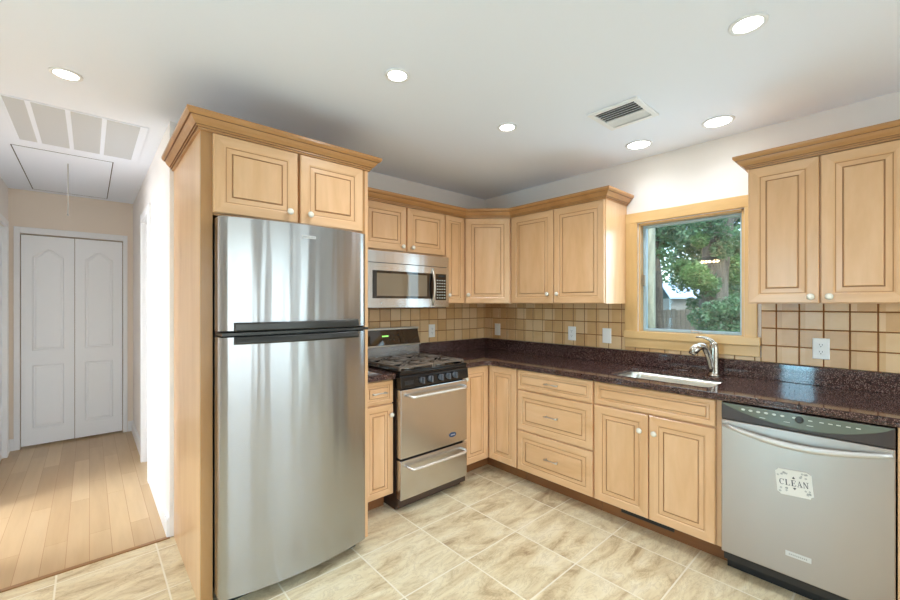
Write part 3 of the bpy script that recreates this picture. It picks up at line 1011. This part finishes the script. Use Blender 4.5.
# cooktop
mb = MB().box(-H, H, -.682, -.10, .896, .914)
mb.box(-H, -H + .012, -.682, -.10, .914, .926).box(H - .012, H, -.682, -.10, .914, .926).box(-H, H, -.682, -.668, .914, .926).box(-H, H, -.112, -.10, .914, .926)
mb.build('cooktop', M_BLACK, ra, .003)
for bx_ in (-.145, .145):
    for by in (-.255, -.525):
        mb = MB().lathe([(.058, 0), (.058, .006), (.046, .010), (.040, .012), (.040, .018)], (bx_, by, .914), 'z', 24)
        b_ = mb.build('burner', M_NICKD, ra)
        MB().lathe([(.036, .018), (.038, .021), (.036, .027), (.0, .029)], (bx_, by, .914), 'z', 24, caps=(True, False)).build('burner_cap', M_IRON, b_)
for s_ in (-1, 1):
    mb = MB()
    c = .147 * s_
    x0, x1, y0, y1, z = c - .138, c + .138, -.655, -.125, .946
    t_ = .0075
    for x in (x0, x1):
        mb.box(x - t_, x + t_, y0, y1, z - .006, z + .006)
    for y in (y0, -.39, y1):
        mb.box(x0, x1, y - t_, y + t_, z - .006, z + .006)
    for by in (-.255, -.525):
        for a in range(4):
            an = PI / 4 + a * PI / 2
            ex, ey = (x1 if math.cos(an) > 0 else x0), by + (.125 if math.sin(an) > 0 else -.125)
            mb.tube([(c + .028 * math.cos(an), by + .028 * math.sin(an), z + .004), (ex, ey, z + .002)], .006, 6)
        for a in range(4):
            an = a * PI / 2
            ex, ey = c + .138 * math.cos(an), by + .13 * math.sin(an)
            mb.tube([(c + .035 * math.cos(an), by + .035 * math.sin(an), z + .004), (ex, ey, z + .002)], .006, 6)
    for x in (x0, x1):
        for y in (y0, y1, -.39):
            mb.box(x - .007, x + .007, y - .007, y + .007, .914, z)
    mb.build('grate', M_IRON, ra)
# backguard
bg = MB().box(-H, H, -.098, -.03, .90, 1.022).build('backguard', M_STEEL2, ra, .002)
mb = MB()
mb.rings([[(x, -.03, 1.036), (x, -.112, 1.036), (x, -.078, 1.156), (x, -.03, 1.156)] for x in (-H + .004, H - .004)], smooth=False)
gl = mb.build('clock_panel', M_GLASSK, bg)
MB().box(-H, H, -.122, -.03, 1.022, 1.036).box(-H, H, -.088, -.028, 1.156, 1.172).build('trim_strip', M_NICK, bg, .002)
mb = MB()
for i in range(4):
    xx = -.06 + i * .015
    mb.box(xx - .0055, xx + .0055, -.0995, -.090, 1.102, 1.112)
mb.build('clock_display', M_LEDG, gl)
mb = MB()
for i in range(6):
    xx = .0 + (i % 3) * .045
    zz = 1.075 + (i // 3) * .035
    yy = -.112 + (zz - 1.036) * .034 / .12
    MB().lathe([(.007, 0), (.007, .002)], (xx, yy, zz), 'y', 10).build('button', M_SLOT, gl)

# ------------------------------------------------------------------ dishwasher
dw = thing('dishwasher', 'stainless steel dishwasher with a dark curved control panel', 'dishwasher', (0, -2.246, 0), RZ_R)
DW = .598
MB().box(.002, DW - .002, -.60, -.03, .06, .868).build('tub', newmat('tub_dark', srgb(40, 36, 34), .5), dw)
MB().box(.005, DW - .005, -.55, -.53, 0, .12).box(.03, .06, -.3, -.27, 0, .06).build('toe_panel', M_RUB, dw)
dd = MB().box(.002, DW - .002, -.648, -.602, .118, .786).build('door', M_STEEL3, dw, .004)
cpl = MB().box(.002, DW - .002, -.648, -.602, .788, .872).build('control_panel', M_BROWNK, dw, .004)
# lens: shallow bow shape
pts = []
n = 24
for i in range(n + 1):
    u = i / n
    pts.append((.004 + (DW - .008) * u, .870 - .068 * math.sin(PI * u) ** .75 * (1 - .08 * math.cos(PI * u))))
mb = MB()
rings = []
for d, k in ((0, 1), (.006, 1), (.009, .93)):
    rings.append([(x, -.648 - d * (math.sin(PI * (x / DW)) ** .5 if 0 < x < DW else 0) - .0005, .870 - (.870 - z) * k) for x, z in pts])
top = [[(x, r_[i][1], .871) for i, (x, z) in enumerate(pts)] for r_ in rings]
mb.rings(rings, smooth=False, caps=(False, False), closed=False)
a = [mb.v(p) for p in rings[-1]]
b = [mb.v((p[0], p[1], .871)) for p in rings[-1]]
for i in range(n):
    mb.f([a[i], a[i + 1], b[i + 1], b[i]])
c_ = [mb.v((p[0], p[1], .871)) for p in rings[0]]
for i in range(n):
    mb.f([b[i], b[i + 1], c_[i + 1], c_[i]])
ln = mb.build('control_lens', M_LENSG, cpl)
mb = MB()
for i in range(7):
    xx = .095 + i * .03 + (.012 if i == 6 else 0)
    MB().lathe([(0, 0), (.0085, 0), (.0075, .0016), (0, .0018)], (xx, -.6565, .852), 'y', 12, sy=.62).build('button', M_MARK, ln)
mb = MB()
for xx in (.335, .372, .40, .425, .455, .485):
    MB().box(xx, xx + .014, -.6588, -.655, .848, .8515).build('print', M_MARK, ln)
for xx in (.16, .25, .33):
    MB().box(xx, xx + .022, -.6588, -.655, .826, .8285).build('print', M_MARK, ln)
MB().lathe([(0, 0), (.016, 0), (.015, .003), (.012, .004), (0, .004)], (.305, -.6565, .846), 'y', 20).build('dial', M_HANDK, ln)
# bowed handle
mb = MB()
hp = []
for i in range(17):
    u = i / 16
    xx = .012 + (DW - .024) * u
    s_ = math.sin(PI * u)
    hp.append((xx, -.650 - .034 * s_ ** .6, .762 - .036 * s_))
mb.tube(hp, [.009 + .006 * math.sin(PI * i / 16) for i in range(17)], 12)
mb.build('handle', newmat('satin_handle', srgb(206, 203, 197), .4, .6), dd)
pl_ = MB().box(.255, .345, -.6515, -.648, .213, .236).build('name_plate', M_SILV, dd, .001)
mb = MB()
for i in range(10):
    mb.box(.268 + i * .0065, .272 + i * .0065, -.652, -.6515, .2215, .2275)
mb.build('plate_print', M_INKL, pl_)
# the CLEAN magnet
mg = thing('magnet', 'white floral paper magnet reading CLEAN on the dishwasher door', 'magnet', (-.649, -2.532, .552), RZ_R)
mg.rotation_euler = (0, R(0), RZ_R)
Mm = Matrix.Rotation(R(-5), 4, 'Y')
hwm, hhm, nn_ = .064, .058, .012
outl = [(-hwm + nn_, -hhm), (hwm - nn_, -hhm), (hwm - nn_ * .8, -hhm + nn_ * .6), (hwm, -hhm + nn_), (hwm, hhm - nn_), (hwm - nn_, hhm - nn_ * .3), (hwm - nn_ * 1.4, hhm), (-hwm + nn_, hhm), (-hwm + nn_ * .5, hhm - nn_ * .6), (-hwm, hhm - nn_), (-hwm, -hhm + nn_), (-hwm + nn_ * .6, -hhm + nn_ * .6)]
Mp = Mm @ Matrix.Rotation(PI / 2, 4, 'X')
mb = MB(Mp)
mb.prism([(x, y) for x, y in outl], 0.0, .0018)
mb.build('card', M_PAPER, mg)
mb = MB(Mp)
def q(pts_):
    mb.prism(pts_, .0018, .0024)
def rect(x0, x1, y0, y1):
    q([(x0, y0), (x1, y0), (x1, y1), (x0, y1)])
LW, LH, y0 = .0165, .026, -.013
def letter(ch, x):
    th, tn = .0042, .0016
    if ch == 'C':
        cx, cy = x + LW * .55, y0 + LH / 2
        for i in range(14):
            a0, a1 = R(45 + 270 * i / 14), R(45 + 270 * (i + 1) / 14)
            def pt(a, inner):
                rx_, ry_ = LW * .55, LH * .5
                k = max(0, -math.cos(a))
                rx2, ry2 = rx_ - tn - (th - tn) * k, ry_ - tn
                return (cx + (rx2 if inner else rx_) * math.cos(a), cy + (ry2 if inner else ry_) * math.sin(a))
            q([pt(a0, 0), pt(a1, 0), pt(a1, 1), pt(a0, 1)])
        rect(cx + LW * .36, cx + LW * .46, y0 + LH * .68, y0 + LH)
    if ch in 'LE':
        rect(x + .002, x + .002 + th, y0, y0 + LH)
        rect(x, x + LW * .45, y0 + LH - tn, y0 + LH)
        rect(x, x + LW, y0, y0 + tn)
        rect(x + LW - tn, x + LW, y0, y0 + LH * .28)
    if ch == 'E':
        rect(x, x + LW, y0 + LH - tn, y0 + LH)
        rect(x + LW - tn, x + LW, y0 + LH * .74, y0 + LH)
        rect(x + .005, x + LW * .72, y0 + LH * .5, y0 + LH * .5 + tn)
        rect(x + LW * .66, x + LW * .74, y0 + LH * .4, y0 + LH * .66)
    if ch == 'A':
        q([(x + .001, y0), (x + .001 + tn, y0), (x + LW * .55, y0 + LH), (x + LW * .48, y0 + LH)])
        q([(x + LW - th, y0), (x + LW, y0), (x + LW * .55, y0 + LH), (x + LW * .42, y0 + LH)])
        rect(x + LW * .25, x + LW * .75, y0 + LH * .33, y0 + LH * .33 + tn)
        rect(x - .001, x + .005, y0, y0 + tn * .8)
        rect(x + LW - .007, x + LW + .002, y0, y0 + tn * .8)
    if ch == 'N':
        rect(x + .001, x + .001 + tn, y0, y0 + LH)
        rect(x + LW - tn - .001, x + LW - .001, y0, y0 + LH)
        q([(x + LW - th, y0), (x + LW - .001, y0), (x + th, y0 + LH), (x, y0 + LH)])
        rect(x - .001, x + .005, y0, y0 + tn * .8)
        rect(x + LW - .006, x + LW + .002, y0 + LH - tn * .8, y0 + LH)
for i, ch in enumerate('CLEAN'):
    letter(ch, -.053 + i * .0213)
mb.build('lettering', M_INK, mg)
mb = MB(Mp)
rnd = random.Random(4)
for sx_, sy_ in ((-1, -1), (1, -1), (-1, 1), (1, 1)):
    mb = MB(Mp)
    for k in range(7):
        cx, cy = sx_ * rnd.uniform(.022, .056), sy_ * rnd.uniform(.024, .048)
        a = rnd.uniform(0, PI)
        for j in range(5):
            b_ = a + j * 2 * PI / 5
            r1 = .0038
            q([(cx, cy), (cx + r1 * math.cos(b_ - .35), cy + r1 * math.sin(b_ - .35)), (cx + r1 * 1.3 * math.cos(b_), cy + r1 * 1.3 * math.sin(b_)), (cx + r1 * math.cos(b_ + .35), cy + r1 * math.sin(b_ + .35))])
    mb.build('flower_spray', M_INKL, mg)
for cy, s_ in ((.024, 1), (-.024, -1)):
    mb = MB(Mp)
    q([(-.006, cy - s_ * .003), (0, cy - s_ * .005), (.006, cy - s_ * .003), (0, cy + s_ * .006)])
    mb.build('ornament', M_INK, mg)

# ------------------------------------------------------------------ ceiling fittings
def downlight(x, y, label, r=.058, energy=9, deep=False):
    d = thing('recessed_light', label, 'ceiling light', (x, y, CH), 0, 'recessed ceiling lights')
    n = 32
    MB().lathe([(r + .002, -.0005), (r + .017, -.001), (r + .016, -.005), (r + .004, -.007), (r, -.004), (r, -.0005)], (0, 0, 0), 'z', n, caps=(False, False)).build('trim_ring', M_WHITE, d)
    MB().lathe([(r, -.0035), (r * .5, -.004), (.001, -.0042)], (0, 0, 0), 'z', n, caps=(False, True)).build('lens', M_LAMP, d)
    l = bpy.data.lights.new('downlight', 'SPOT')
    l.energy = energy
    l.color = (.85, .905, 1)
    l.spot_size = R(150)
    l.spot_blend = .9
    l.shadow_soft_size = .055
    lo_ = bpy.data.objects.new('downlight_lamp', l)
    lo_.location = (0, 0, -.02)
    lo_.parent = d
    COL.objects.link(lo_)
    return d
downlight(-3.121, -.263, 'round recessed light in the ceiling in front of the hallway', .043, 4)
downlight(-1.967, -1.285, 'round recessed light in the ceiling above the refrigerator front', .042, 16)
downlight(-1.155, -1.267, 'round recessed light in the ceiling in front of the range', .042, 25)
downlight(-1.166, -2.466, 'round recessed light nearest the camera at upper right', .046)
downlight(-.292, -2.141, 'round recessed light beside the right wall cabinet, right of its pair', .066, 5.5)
downlight(-.288, -1.682, 'round recessed light over the sink, left of its pair', .066, 5.5)

for k, (x, y) in enumerate(((-4.3, -1.3), (-4.3, -3.3), (-2.9, -4.2), (-1.2, -4.0))):  # unseen fill lights added to brighten the room behind the camera
    downlight(x, y, ['recessed light in the dining end nearest the left glass door', 'recessed light at the front left of the dining end',
                     'recessed light behind the camera, left of its neighbour', 'recessed light behind the camera near the right wall'][k], .046, 38)

# bar pendant of the dining end, seen only as a reflection in the sink window
pd = thing('pendant_light', 'brass bar pendant with five small warm bulbs, mirrored in the sink window', 'pendant light', (-4.9, -.64, 2.1))
MB().lathe([(.05, 0), (.05, -.02), (.006, -.025), (.006, -.262)], (0, 0, CH - 2.1 - .0005), 'z', 16).build('stem', M_NICKD, pd)
MB().box(-.012, .012, -.15, .15, .05, .08).build('bar', M_NICKD, pd, .003)
for k in range(5):
    h_ = MB().lathe([(.008, .05), (.010, .025)], (0, -.12 + k * .06, 0), 'z', 10).build('socket', M_NICKD, pd)
    MB().lathe([(.004, .028), (.018, .012), (.022, 0), (.018, -.014), (.004, -.022)], (0, -.12 + k * .06, 0), 'z', 14).build('bulb', M_BULB, h_)

cv = thing('ceiling_vent', 'white louvered supply vent in the ceiling before the window', 'vent', (-.80, -1.813, CH))
hx_, hy_ = .146, .139
mb = MB()
for a in ((-hx_, hx_, -hy_, -hy_ + .03), (-hx_, hx_, hy_ - .03, hy_), (-hx_, -hx_ + .03, -hy_ + .03, hy_ - .03), (hx_ - .03, hx_, -hy_ + .03, hy_ - .03)):
    mb.box(a[0], a[1], a[2], a[3], -.012, -.0005)
mb.build('frame', M_WHITE, cv, .003)
MB().box(-hx_ + .03, hx_ - .03, -hy_ + .03, hy_ - .03, -.003, -.0005).build('backing', M_SLOT, cv)
for i in range(8):
    xx = -hx_ + .04 + i * .026
    mb = MB()
    y0_, y1_ = (-hy_ + .03, hy_ - .03)
    if i > 4:
        mb.rings([[(xx, y, -.002), (xx + .003, y, -.002), (xx + .017, y, -.014), (xx + .014, y, -.014)] for y in (y0_, y1_)], smooth=False)
    else:
        mb.rings([[(xx + .017, y, -.002), (xx + .020, y, -.002), (xx + .006, y, -.014), (xx + .003, y, -.014)] for y in (y0_, y1_)], smooth=False)
    mb.build('louver', M_WHITE, cv)

rgx = thing('return_grille', 'large pale return air grille in the hallway ceiling', 'vent', (-3.08, .58, CH))
hx_, hy_ = .31, .385
mb = frame_mb(MB(), 0, 1, 0, 1, .1, 0, 0, 'y') if False else MB()
for a in ((-hx_, hx_, -hy_, -hy_ + .012), (-hx_, hx_, hy_ - .012, hy_), (-hx_, -hx_ + .012, -hy_ + .012, hy_ - .012), (hx_ - .04, hx_, -hy_ + .012, hy_ - .012)):
    mb.box(a[0], a[1], a[2], a[3], -.006, -.0005)
for xx in (-.205, -.05, .105):
    mb.box(xx - .011, xx + .011, -hy_ + .012, hy_ - .012, -.0055, -.0005)
mb.build('frame', M_CEIL, rgx, .001)
MB().box(-hx_ + .012, hx_ - .04, -hy_ + .012, hy_ - .012, -.004, -.0005).build('filter', M_GRILLE, rgx)

ah = thing('attic_hatch', 'white pull-down attic hatch with a cord in the hallway ceiling', 'hatch', (-3.17, 1.83, CH))
MB().box(-.266, .266, -.71, .71, -.0028, -.0005).build('gap', M_SLOT, ah)
MB().box(-.26, .26, -.709, .698, -.0034, -.0005).build('panel', M_CEIL, ah, .001)
MB().tube([(.008, -.46, -.006), (.009, -.46, -.2), (.008, -.46, -.385), (.008, -.46, -.40)], [.0028, .0028, .0028, .006], 8).build('pull_cord', newmat('cord_grey', srgb(176, 172, 166), .7), ah)

# ------------------------------------------------------------------ outdoors, seen through the sink window
M_GRASS = newmat('lawn', srgb(92, 112, 58), .9)
struct('ground', MB().box(.14, 60, -25, 60, -.4, -.3), M_GRASS)
def barkmat(name, c0, c1):
    m = newmat(name, rough=.9)
    t = NT(m)
    n = t.n('ShaderNodeTexNoise', i_Scale=1.0, i_Detail=6.0, i_Distortion=.6)
    t.l(t.coord((14, 14, 3)), n.inputs['Vector'])
    t.l(t.ramp(n.outputs['Fac'], [(.3, c0), (.65, c1)]), t.b.inputs['Base Color'])
    t.bump(n.outputs['Fac'], .8, .03)
    return m
M_BARK = barkmat('bark_grey', srgb(46, 46, 40), srgb(86, 84, 74))
M_BARKD = barkmat('bark_dark', srgb(26, 24, 20), srgb(64, 60, 50))
def leafmat(name, c0, c1):
    m = newmat(name, rough=.5, spec=.3)
    t = NT(m)
    n = t.n('ShaderNodeTexNoise', i_Scale=3.0, i_Detail=3.0)
    t.l(t.coord((1, 1, 1)), n.inputs['Vector'])
    c = t.ramp(n.outputs['Fac'], [(.3, c0), (.7, c1)])
    t.l(c, t.b.inputs['Base Color'])
    tr = t.n('ShaderNodeBsdfTranslucent')
    t.l(c, tr.inputs[0])
    mxs = t.n('ShaderNodeMixShader')
    mxs.inputs[0].default_value = .4
    out = t.t.nodes['Material Output']
    t.l(t.b.outputs[0], mxs.inputs[1])
    t.l(tr.outputs[0], mxs.inputs[2])
    t.l(mxs.outputs[0], out.inputs[0])
    return m
L1 = leafmat('leaf_deep', srgb(52, 84, 62), srgb(92, 128, 90))
L2 = leafmat('leaf_bright', srgb(62, 100, 58), srgb(104, 142, 84))
def crown(name, blobs, count, size, mat, parent, seed):
    rn = random.Random(seed)
    mb = MB()
    tot = sum(b[3] ** 2 for b in blobs)
    for (x, y, z, r_) in blobs:
        for i in range(int(count * r_ * r_ / tot)):
            d = Vector((rn.gauss(0, 1), rn.gauss(0, 1), rn.gauss(0, .8))).normalized() * r_ * rn.uniform(.35, 1) ** .5
            p = Vector((x, y, z)) + d
            u = Vector((rn.gauss(0, 1), rn.gauss(0, 1), rn.gauss(0, .6))).normalized()
            w_ = u.orthogonal().normalized()
            w_ = Matrix.Rotation(rn.uniform(0, PI), 3, u) @ w_
            s_ = size * rn.uniform(.6, 1.3)
            mb.f([mb.v(p - u * s_), mb.v(p + w_ * s_ * .5), mb.v(p + u * s_), mb.v(p - w_ * s_ * .5)])
    return mb.build(name, mat, parent)
def loc_(p, b):
    return (p.x - b.x, p.y - b.y, p.z - b.z)
# big grey trunk
def treebase(px, Z):
    p = at(px, 330, Z)
    p.z = -.3
    return p
b = treebase(712, 9)
tr = thing('tree', 'big leafy tree with a thick grey trunk right of the shed', 'tree', b)
mb = MB()
mb.tube([(0, 0, 0), loc_(at(712, 350, 9), b), loc_(at(713, 320, 9), b), loc_(at(714, 280, 9), b), loc_(at(716, 250, 9), b), loc_(at(720, 225, 9), b), loc_(at(727, 195, 9.2), b), loc_(at(735, 150, 9.4), b)], [.40, .32, .29, .27, .27, .25, .20, .14], 14)
mb.tube([loc_(at(716, 245, 9), b), loc_(at(708, 215, 9), b), loc_(at(698, 185, 9), b), loc_(at(690, 150, 9), b)], [.2, .15, .13, .1], 10)
mb.tube([loc_(at(718, 232, 9), b), loc_(at(733, 218, 9), b), loc_(at(752, 205, 9), b)], [.12, .09, .06], 8)
mb.build('trunk', M_BARK, tr)
bl = []
for px, py, Z, r_ in ((690, 225, 10, .55), (668, 218, 10, .5), (655, 235, 10.5, .35), (705, 222, 8.6, .4), (735, 235, 9.5, .5), (728, 262, 9.6, .4), (695, 262, 9.8, .5), (684, 280, 10, .35), (706, 285, 8.7, .3), (722, 250, 8.5, .22), (730, 236, 8.5, .25), (712, 205, 8.4, .3), (740, 290, 10, .5), (672, 200, 10, .6), (710, 190, 9, .7), (745, 205, 9.5, .6), (690, 245, 9.6, .3), (650, 205, 10, .6), (694, 303, 9.8, .2)):
    bl.append((*loc_(at(px, py, Z), b), r_))
crown('foliage', bl, 15000, .055, L1, tr, 1)
bl = [(*loc_(at(px, py, Z), b), r_) for px, py, Z, r_ in ((695, 275, 8.4, .28), (706, 282, 8.4, .2), (684, 268, 9, .22), (735, 270, 9, .35), (700, 240, 8.6, .18))]
crown('low_branch', bl, 4200, .038, L2, tr, 7)
b = treebase(660, 7)
t2 = thing('tree', 'thin dark tree trunk at the left edge of the window view', 'tree', b)
mb = MB()
mb.tube([(0, 0, 0), loc_(at(659, 330, 7), b), loc_(at(658, 280, 7), b), loc_(at(655, 250, 7), b), loc_(at(657, 220, 7), b), loc_(at(655, 150, 7), b)], [.09, .075, .07, .06, .06, .05], 10)
mb.tube([loc_(at(657, 255, 7), b), loc_(at(664, 240, 7), b), loc_(at(672, 232, 7), b)], [.04, .03, .015], 8)
mb.build('trunk', M_BARKD, t2)
bl = [(*loc_(at(px, py, Z), b), r_) for px, py, Z, r_ in ((660, 228, 7, .28), (672, 236, 7, .25), (652, 205, 7, .4), (684, 215, 7.2, .3), (658, 252, 7, .13))]
crown('foliage', bl, 4200, .042, L1, t2, 2)
b = treebase(650, 5)
t3 = thing('tree', 'pale grey-green tree trunk close beyond the window sash', 'tree', b)
MB().tube([(0, 0, 0), loc_(at(650, 300, 5), b), loc_(at(650, 200, 5), b), loc_(at(650, 120, 5), b)], [.07, .062, .058, .05], 12).build('trunk', barkmat('bark_pale', srgb(92, 98, 84), srgb(138, 142, 124)), t3)
# far green backdrop trees
for i, (px, Z, hgt, rr_) in enumerate(((632, 24, 7.5, 2.0), (742, 22, 6, 2.2), (706, 36, 6.5, 2.6))):
    b = treebase(px, Z)
    lab = ['distant tree at the far left of the window view', 'distant tree right of the thick grey trunk', 'low distant tree behind the shed'][i]
    t_ = thing('tree', lab, 'tree', b)
    MB().tube([(0, 0, 0), (.1, 0, hgt * .4), (0, .1, hgt * .8)], [.25, .2, .1], 8).build('trunk', M_BARKD, t_)
    bl = [(rr_ * .7 * math.cos(k * 2.4), rr_ * .7 * math.sin(k * 2.4), hgt * (.35 + .09 * k), rr_ * .62) for k in range(7)]
    crown('foliage', bl, 3200, .17, [L1, L2][i % 2], t_, 11 + i)
# shed with a blue-grey roof
b = treebase(679, 16)
sh = thing('shed', 'small garden shed with a blue-grey roof', 'shed', b, -YAW)
MB().box(-.62, .62, -.5, .6, 0, 1.85).build('wall', newmat('shed_board', srgb(108, 110, 104), .8), sh)
mb = MB()
mb.rings([[(x, -.68, 1.84), (x, .05, 2.42), (x, .75, 1.84), (x, .75, 1.90), (x, .05, 2.48), (x, -.68, 1.90)] for x in (-.72, .72)], smooth=False)
mb.build('roof', newmat('shed_roof', srgb(132, 152, 172), .6), sh)
# board fence
b = treebase(690, 13)
fn = thing('fence', 'dark weathered board fence across the yard', 'fence', b, -YAW)
mb = MB()
for i in range(48):
    x = -3.6 + i * .15
    mb.box(x, x + .14, -.012, .012, 0, 1.45 + .02 * (i % 3))
mb.build('boards', newmat('fence_board', srgb(72, 70, 62), .9), fn)
MB().box(-3.6, 3.6, .012, .05, .35, .45).box(-3.6, 3.6, .012, .05, 1.1, 1.2).build('rails', newmat('fence_rail', srgb(90, 88, 78), .9), fn)
# shrub under the big tree
b = treebase(722, 8)
bs = thing('shrub', 'round green shrub at the foot of the thick trunk', 'shrub', b)
bl = [(*loc_(at(px, py, 8), b), r_) for px, py, r_ in ((700, 318, .22), (712, 312, .24), (725, 310, .26), (738, 308, .3), (720, 335, .4), (745, 330, .4))]
crown('foliage', bl, 4200, .04, L1, bs, 21)
MB().tube([(0, 0, 0), (.02, .02, .8)], [.05, .03], 8).build('stem', M_BARKD, bs)
